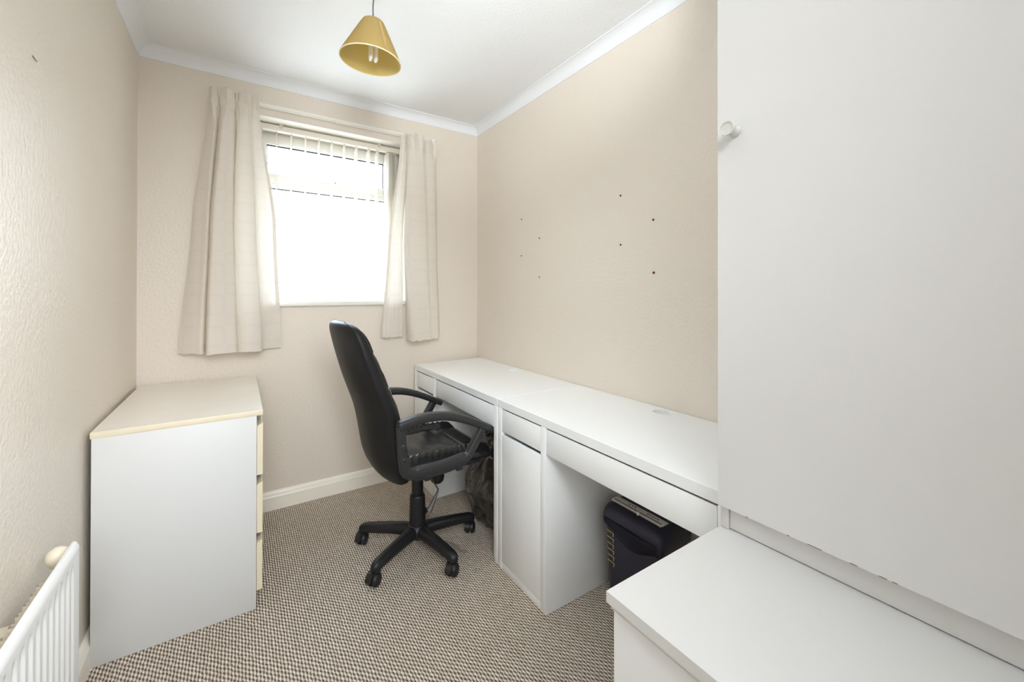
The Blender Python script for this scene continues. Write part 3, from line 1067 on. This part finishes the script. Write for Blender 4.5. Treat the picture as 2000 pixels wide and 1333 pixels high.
def back_rings(z_list, lo, hi, ex, n=64, swell=0.0):
    """horizontal sections; lo/hi = fraction of the thickness covered (0 rear .. 1 front)"""
    rings = []
    for z, sc in z_list:
        a0, a1 = interp(rear_c, z), interp(front_c, z)
        r0, r1 = a0 + (a1 - a0) * lo, a0 + (a1 - a0) * hi
        mid, ha = (r0 + r1) / 2, (r1 - r0) / 2 * sc
        hw = half_w(z) * (0.55 + 0.45 * sc)
        ring = []
        for x, y in superell(n, 1, 1, ex):
            yy = y * hw
            xx = mid + x * ha
            if x > 0:
                xx += swell * (math.cos(yy / hw * math.pi / 2)) * (0.6 + 0.4 * abs(math.sin((z - 0.37) * 12.5))) * x
            else:
                # the rear is slightly bowed and its edges turn forward
                xx += 0.022 * (yy / max(hw, 0.01)) ** 2 * (-x)
            xx += 0.02 * (yy / 0.235) ** 2
            ring.append(Vector((xx, yy, z)))
        rings.append(ring)
    return rings


zl = [(0.366, 0.35), (0.370, 0.6), (0.378, 0.8), (0.392, 0.93)] + [(0.41 + 0.65 * k / 40, 1.0) for k in range(41)] + [(1.075, 0.97), (1.088, 0.90), (1.098, 0.78), (1.104, 0.58), (1.107, 0.32)]
b = nb(); loft(b, back_rings(zl, 0.0, 0.94, 3.7))
obj('back_shell', b, M['leather_back'], oc, 180)
zl2 = [(0.43, 0.4), (0.436, 0.7), (0.448, 0.9)] + [(0.46 + 0.59 * k / 60, 1.0) for k in range(61)] + [(1.066, 0.94), (1.080, 0.80), (1.090, 0.6), (1.096, 0.35)]
b = nb(); loft(b, [[Vector((p.x, p.y * 0.93, p.z)) for p in r_] for r_ in back_rings(zl2, 0.45, 1.0, 3.0, n=80, swell=0.016)])
for v in b.verts:
    # stitched cross channels and soft creases
    g = max(0.0, 1 - abs(((v.co.z - 0.47) / 0.145) % 1.0 - 0.5) / 0.06)
    v.co.x -= 0.006 * g
    v.co.x += 0.004 * noise.noise(Vector((v.co.y * 22, v.co.z * 26, 2.0)))
obj('back_cushion', b, M['leather'], oc, 180)
# seat cushion
rings = []
NS, NR = 90, 96
for k in range(NS + 1):
    f = k / NS
    a = -0.165 + 0.465 * f
    top = interp([(0, 0.520), (0.15, 0.512), (0.5, 0.508), (0.75, 0.506), (0.88, 0.498), (0.95, 0.482), (1.0, 0.455)], f)
    bot = interp([(0, 0.470), (0.1, 0.455), (0.9, 0.440), (1.0, 0.435)], f)
    hw = 0.236 - 0.012 * max(0, (f - 0.8) / 0.2) ** 2
    sc = min(1.0, math.sqrt(max(0.02, min(f, 1 - f) / 0.05))) if min(f, 1 - f) < 0.05 else 1.0
    zc, hz = (top + bot) / 2, (top - bot) / 2 * sc
    ring = []
    for x, y in superell(NR, hw * (0.9 + 0.1 * sc), hz, 3.2):
        z = zc + y
        p = Vector((a, x, z))
        if y > 0:
            ax = abs(x)
            bol = math.exp(-((ax - 0.192) / 0.030) ** 2)
            z += 0.028 * bol * (y / hz) * (1 if f < 0.92 else (1 - f) / 0.08)
            z -= 0.007 * math.exp(-((ax - 0.142) / 0.006) ** 2)
            if ax < 0.142:
                z -= 0.005 * math.exp(-((f - 0.70) / 0.012) ** 2)
            # gathered creases on the side rolls
            cr = 1 - 2 * abs(math.sin(a * 105 + 5 * noise.noise(Vector((a * 9, x * 10, 1.0))) + ax * 55)) ** 0.7
            z += 0.0048 * bol * cr * (0.7 + noise.noise(Vector((a * 14, x * 8, 5))))
            z += 0.0025 * noise.noise(Vector((a * 16, x * 16, 0)))
        ring.append(Vector((a, x, z)))
    rings.append(ring)
b = nb(); loft(b, rings)
obj('seat', b, M['leather'], oc, 180)
b = nb(); box(b, -0.14, 0.24, -0.205, 0.205, 0.425, 0.447, 0.01, 3)
obj('seat_pan', b, M['plastic'], oc)
# armrests
for s in (-1, 1):
    Y = 0.268 * s
    b = nb()
    beam(b, [(-0.182, Y, 0.690), (-0.178, Y, 0.60), (-0.170, Y, 0.53), (-0.160, Y, 0.497), (-0.135, Y, 0.482), (-0.06, Y, 0.479), (0.03, Y, 0.481), (0.10, Y, 0.490), (0.130, Y, 0.502), (0.150, Y, 0.530), (0.182, Y, 0.580), (0.206, Y, 0.618)],
         (0, 1, 0), 0.036, (0.036, 0.036), e=4.5, samples=60, n=24)
    # widen the lower corner where the bars meet
    beam(b, [(-0.166, Y, 0.55), (-0.160, Y, 0.500), (-0.120, Y, 0.483)], (0, 1, 0), 0.034, 0.044, e=4.5, samples=12)
    beam(b, [(-0.12, Y, 0.480), (0.0, Y, 0.480), (0.11, Y, 0.492)], (0, 1, 0), 0.034, 0.056, e=4.5, samples=12)
    for (x, z) in ((-0.176, 0.610), (-0.172, 0.555), (-0.06, 0.482), (0.128, 0.500)):
        lathe(b, [(0.0085, 0), (0.0085, 0.002), (0.006, 0.0035), (0.0, 0.004)], 14, (x, Y + 0.0175 * s, z), (0, s, 0))
    for (x, z) in ((-0.06, 0.466), (0.09, 0.472)):
        box(b, x - 0.015, x + 0.015, min(Y * 0.75, Y), max(Y * 0.75, Y), z - 0.03, z - 0.012, 0.002)
    ar = obj('armrest', b, M['plastic'], oc, 50)
    b = nb()
    beam(b, [(-0.190, Y, 0.690), (-0.150, Y, 0.698), (-0.10, Y, 0.7045), (-0.033, Y, 0.704), (0.03, Y, 0.694), (0.10, Y, 0.671), (0.168, Y, 0.640), (0.215, Y, 0.617), (0.247, Y, 0.600)],
         (0, 1, 0), (0.052, 0.050), (0.040, 0.030), e=3.6, samples=40, n=28)
    obj('arm_pad', b, M['plastic'], ar, 60)
# mechanism, gas lift, controls
b = nb(); box(b, -0.075, 0.105, -0.06, 0.06, 0.385, 0.426, 0.008, 3)
obj('tilt_mechanism', b, M['plastic'], oc)
b = nb()
lathe(b, [(0.027, 0.250), (0.0275, 0.39)], 32)
lathe(b, [(0.040, 0.095), (0.0385, 0.12), (0.0365, 0.235), (0.0355, 0.250), (0.032, 0.257), (0.027, 0.259)], 32)
obj('gas_lift', b, M['plastic_smooth'], oc, 40)
b = nb()
lathe(b, [(0.022, 0.388), (0.030, 0.372), (0.034, 0.350), (0.034, 0.318), (0.031, 0.302), (0.022, 0.292), (0.0, 0.290)], 28, (0.098, -0.012, 0))
obj('tension_knob', b, M['plastic_smooth'], oc, 50)
b = nb()
tube(b, [(0.0, -0.045, 0.405), (0.012, -0.085, 0.393), (0.046, -0.125, 0.322), (0.048, -0.128, 0.313), (0.044, -0.130, 0.305)], 0.0035, 8, 20)
lv = obj('lever', b, M['steel_dark'], oc, 60)
b = nb()
beam(b, [(0.046, -0.129, 0.308), (0.028, -0.138, 0.285), (0.006, -0.147, 0.258), (-0.008, -0.152, 0.241)], (0.93, -0.36, 0), (0.010, 0.026), (0.006, 0.007), e=3, samples=14)
obj('lever_paddle', b, M['steel_dark'], lv, 50)
# five-star base
b = nb()
lathe(b, [(0.030, 0.056), (0.048, 0.060), (0.058, 0.078), (0.058, 0.092), (0.050, 0.108), (0.043, 0.116), (0.0385, 0.120)], 32)
hub = obj('base_hub', b, M['plastic_smooth'], oc, 50)
cast_contact = {139: (-0.982, -0.597), 211: (-1.022, -0.93), 283: (-0.715, -1.069), 355: (-0.489, -0.819)}
for ang in (67, 139, 211, 283, 355):
    t = R(ang) - R(1.5)
    d = Vector((math.cos(t), math.sin(t), 0))
    sd_ = Vector((-math.sin(t), math.cos(t), 0))
    b = nb()
    rings = []
    for q, zc_, hw_, hh_ in ((0.012, 0.085, 0.036, 0.028), (0.05, 0.087, 0.031, 0.029), (0.10, 0.087, 0.0275, 0.0275), (0.16, 0.084, 0.0255, 0.026), (0.22, 0.080, 0.024, 0.0245), (0.262, 0.076, 0.0232, 0.0235), (0.278, 0.0735, 0.0215, 0.0215), (0.289, 0.0715, 0.0170, 0.0175), (0.295, 0.070, 0.0110, 0.0120), (0.2975, 0.0695, 0.004, 0.005)):
        rings.append([d * q + sd_ * x + Vector((0, 0, zc_ + z)) for x, z in superell(28, hw_, hh_, 2.3)])
    loft(b, rings)
    lathe(b, [(0.0165, 0.044), (0.0195, 0.050), (0.0215, 0.064), (0.0205, 0.076)], 24, tuple(d * 0.275))
    obj('base_leg', b, M['plastic_smooth'], oc, 60)
    # caster: hood, twin wheels on one axle
    fcd = Vector((0.70, -0.71, 0)) if ang != 67 else Vector((0.3, 0.95, 0))
    fcd.rotate(Matrix.Rotation(R({67: 10, 139: 4, 211: -6, 283: -2, 355: 8}[ang]), 3, 'Z'))
    fcd.normalize()
    roll_d = Vector((-fcd.y, fcd.x, 0))
    c0 = d * 0.276 - roll_d * 0.010 + Vector((0, 0, 0.0275))
    b = nb()
    lathe(b, [(0.006, 0.0), (0.006, 0.018)], 10, tuple(d * 0.276 + Vector((0, 0, 0.034))))
    # hood: a wide curved guard over the upper rear half
    for side_ in (0,):
        rings = []
        for k in range(15):
            a = R(-18 + 205 * k / 14)
            rad = 0.0305
            u = roll_d * math.cos(a) + Vector((0, 0, 1)) * math.sin(a)
            rings.append([c0 + u * rad - fcd * 0.0245, c0 + u * (rad - 0.001) - fcd * 0.004, c0 + u * rad + fcd * 0.004, c0 + u * (rad - 0.0028) + fcd * 0.004, c0 + u * (rad - 0.004) - fcd * 0.0245])
        loft(b, rings)
    hd = obj('caster', b, M['plastic_smooth'], oc, 40)
    b = nb()
    for o0, o1 in ((0.005, 0.027), (-0.027, -0.005)):
        A = c0 + fcd * o0
        ln = o1 - o0
        dome = 1 if o0 > 0 else -1
        if dome > 0:
            pr = [(0.022, 0), (0.0275, 0.002), (0.0275, ln * 0.45), (0.0245, ln * 0.72), (0.017, ln * 0.92), (0.0, ln)]
        else:
            pr = [(0.0, 0), (0.017, ln * 0.08), (0.0245, ln * 0.28), (0.0275, ln * 0.55), (0.0275, ln - 0.002), (0.022, ln)]
        lathe(b, pr, 28, tuple(A), tuple(fcd))
    obj('wheel', b, M['plastic_smooth'], hd, 40)

# ------------------------------------------------------------------ bin bag
bg = thing('bin_bag', 'crumpled black plastic bin bag on the carpet beneath the corner desk', 'bag', (-0.29, -0.79, 0))
b = nb()
bmesh.ops.create_icosphere(b, subdivisions=6, radius=1.0)
for v in b.verts:
    n = v.co.normalized()
    p = Vector((n.x * 0.165, n.y * 0.225, n.z * 0.205))
    q = n * 1.7
    rid = 1 - abs(noise.noise(q * 1.25 + Vector((3, 1, 7)))) * 2
    rid2 = 1 - abs(noise.noise(Vector((q.x * 2.4, q.y * 2.4, q.z * 0.9)) + Vector((9, 4, 2)))) * 2
    p *= 1 + 0.10 * rid + 0.05 * rid2 + 0.012 * noise.noise(q * 4)
    p.z += 0.195
    if p.z > 0.24:      # gather towards the tied neck
        f = min(1.0, (p.z - 0.24) / 0.19)
        p.x *= 1 - 0.55 * f
        p.y *= 1 - 0.55 * f
        p.z += 0.05 * f
    sag = max(0.0, (0.14 - p.z) / 0.14)
    p.x *= 1 + 0.08 * sag
    p.y *= 1 + 0.06 * sag
    p.z = max(p.z, 0.003 + 0.002 * noise.noise(q * 6))
    v.co = p + Vector((-0.285, -0.80, 0))
obj('bag_body', b, M['bag'], bg, 55)
b = nb()
bmesh.ops.create_icosphere(b, subdivisions=5, radius=1.0)
for v in b.verts:
    n = v.co.normalized()
    p = Vector((n.x * 0.075, n.y * 0.105, n.z * 0.075))
    p *= 1 + 0.35 * (1 - abs(noise.noise(n * 3.2 + Vector((1, 2, 3)))) * 2) * 0.6 + 0.12 * noise.noise(n * 7)
    v.co = p + Vector((-0.30, -0.84, 0.475))
obj('tied_neck', b, M['bag'], bg, 60)

# ------------------------------------------------------------------ shredder
shd = thing('paper_shredder', 'navy black paper shredder with silver feed strip under the middle desk', 'shredder', (-0.18, -1.66, 0))
sx, sy0, sy1 = -0.268, -1.532, -1.796


def rrect(x0, x1, y0, y1, r, n=6):
    pts = []
    for cx, cy, a0 in ((x1 - r, y1 - r, 0), (x0 + r, y1 - r, 90), (x0 + r, y0 + r, 180), (x1 - r, y0 + r, 270)):
        for k in range(n + 1):
            a = R(a0 + 90 * k / n)
            pts.append((cx + r * math.cos(a), cy + r * math.sin(a)))
    return pts


b = nb()
rings = []
for z, dx in ((0.003, 0.016), (0.010, 0.014), (0.12, 0.009), (0.25, 0.004), (0.335, 0.001)):
    rings.append([Vector((x, y, z)) for x, y in rrect(sx + dx, -0.090 - dx, sy1 + dx, sy0 - dx, 0.022)])
loft(b, rings)
obj('bin', b, M['navy'], shd, 40)
b = nb()
# head: rounded hood, front lip dipping into a curved brow
rings = []
NP = 7
for z, gx, gy, r in ((0.322, 0.000, 0.0, 0.022), (0.330, 0.004, 0.003, 0.024), (0.355, 0.005, 0.004, 0.026), (0.375, 0.001, 0.002, 0.028), (0.390, -0.008, -0.004, 0.03), (0.399, -0.020, -0.012, 0.032), (0.403, -0.032, -0.022, 0.03)):
    rings.append([Vector((x, y, z)) for x, y in rrect(sx - gx - 0.004, -0.085 + gx, sy1 - gy - 0.004, sy0 + gy + 0.004, r, NP)])
loft(b, rings)
for v in b.verts:
    if v.co.z < 0.345 and v.co.x < sx + 0.03:
        f = (v.co.y - sy1) / (sy0 - sy1)
        v.co.z -= 0.0
obj('head', b, M['navy'], shd, 40)
b = nb()
# brow: smooth bulging valance below the head, deeper in the middle
rows = []
for j in range(13):
    g = j / 12
    row = []
    for i in range(41):
        f = i / 40
        y = sy0 - 0.012 + (sy1 - sy0 + 0.024) * f
        drop = 0.010 + 0.040 * math.sin(math.pi * min(1, max(0, f * 0.9 + 0.05))) ** 1.5
        z = 0.352 - (drop + 0.03) * g
        x = sx - 0.0085 - 0.012 * math.sin(math.pi * (0.15 + 0.75 * g)) * (0.35 + 0.65 * math.sin(math.pi * f)) + 0.016 * g * g
        row.append(Vector((x, y, z)))
    rows.append(row)
grid(b, rows)
bmesh.ops.solidify(b, geom=b.faces[:], thickness=0.004)
obj('front_brow', b, M['navy'], shd, 60)
b = nb(); box(b, -0.229, -0.194, -1.776, -1.540, 0.4025, 0.4065, 0.001); box(b, -0.236, -0.2285, -1.772, -1.545, 0.4015, 0.4045)
st = obj('feed_strip', b, M['silver'], shd)
b = nb(); box(b, -0.226, -0.221, -1.768, -1.548, 0.4060, 0.4067)
obj('feed_slot', b, M['plastic_smooth'], st, None)
for y0_, y1_ in ((-1.698, -1.742), (-1.612, -1.640)):
    b = nb()
    n_ = 5 if y1_ < -1.7 else 3
    for k in range(n_):
        y = y0_ + (y1_ - y0_) * k / (n_ - 1)
        box(b, -0.212 + 0.002 * (k % 2), -0.205, y - 0.0028, y + 0.0028, 0.4064, 0.4068)
    box(b, -0.2055, -0.2045, y1_, y0_, 0.4064, 0.4068)
    obj('printed_mark', b, M['grey_print'], st, None)
b = nb(); beam(b, [(-0.231, -1.672, 0.405), (-0.235, -1.674, 0.410), (-0.243, -1.680, 0.406)], (0, 1, 0), (0.014, 0.008), 0.006, samples=8)
obj('switch', b, M['bulb'], shd, 50)
b = nb()
bp_ = nb()
for k in range(6):
    z = 0.298 - 0.0235 * k
    dx = interp([(0.12, 0.009), (0.25, 0.004), (0.335, 0.001)], z)
    xf = sx + dx - 0.0012
    ya, yb = sy0 - 0.014 - 0.0015 * k * 0.3, sy0 - 0.052
    for (q0, q1, za, zb) in ((ya, yb, z, z - 0.002),):
        v1 = [b.verts.new((xf, q0, za + 0.0013)), b.verts.new((xf, q0, za - 0.0013)), b.verts.new((xf, q1, zb - 0.0013)), b.verts.new((xf, q1, zb + 0.0013))]
        b.faces.new(v1)
    for m_ in range(3):
        zz = z - 0.006 - 0.0042 * m_
        yy = yb + 0.003 + 0.001 * m_
        box(bp_, xf, xf + 0.001, yy - 0.002, yy + 0.002, zz - 0.001, zz + 0.001)
obj('capacity_stripes', b, M['yellow'], shd, None)
obj('capacity_marks', bp_, M['pale_print'], shd, None)

# ------------------------------------------------------------------ small things
spots = [(-0.579, 1.689, 'plug_dark', 0.0036, 'topmost dark screw plug of the four nearest the window on the right wall'),
         (-0.763, 1.551, 'plug_dark', 0.0040, 'upper right dark plug of the four nearest the window on the right wall'),
         (-0.578, 1.460, 'plug_dark', 0.0038, 'lower left dark plug of the four nearest the window on the right wall'),
         (-0.763, 1.321, 'plug', 0.0042, 'lowest plug of the four nearest the window, above the corner desk'),
         (-1.383, 1.683, 'plug', 0.0044, 'topmost red plug of the four nearest the tall cupboard'),
         (-1.564, 1.544, 'plug', 0.0048, 'upper red plug beside the tall cupboard on the right wall'),
         (-1.383, 1.454, 'plug', 0.0046, 'red plug straight below the topmost one, nearer the cupboard group'),
         (-1.566, 1.317, 'plug', 0.0056, 'largest red plug, lowest beside the tall cupboard on the right wall')]
for y, z, mk, r, lab in spots:
    b = nb()
    lathe(b, [(r, 0.0), (r * 1.02, 0.0018), (r * 0.85, 0.003), (r * 0.45, 0.003), (r * 0.40, 0.001), (0.0, 0.001)], 14, (-0.0002, y, z), (-1, 0, 0))
    o = obj('wall_plug', b, M[mk], None, 40)
    tag(o, lab, 'wall plug', 'screw plugs in the right wall')
b = nb()
tube(b, [(XL + 0.0003, -1.228, 1.8045), (XL + 0.002, -1.226, 1.801), (XL + 0.003, -1.222, 1.799), (XL + 0.0035, -1.216, 1.798), (XL + 0.004, -1.212, 1.7985)], 0.0010, 8, 16)
tag(obj('picture_hook', b, M['metal_hook'], None, 60), 'small bent wire hook high on the left wall', 'hook')
b = nb()
rows = []
for j in range(9):
    row = []
    for i in range(15):
        u, v = i / 14, j / 8
        p = Vector((-0.640, -0.800, 0)).lerp(Vector((-0.585, -0.960, 0)), u) + Vector((0.030 * (v - 0.5) * (1 - 0.3 * u), 0.012 * (v - 0.5), 0))
        p.z = 0.004 + 0.003 * (1 + noise.noise(Vector((u * 6, v * 4, 3)))) + 0.004 * abs(v - 0.5)
        row.append(p)
    rows.append(row)
grid(b, rows)
tag(obj('plastic_wrapper', b, M['film'], None, 60), 'strip of clear plastic wrapper lying on the carpet beside the chair base', 'wrapper')
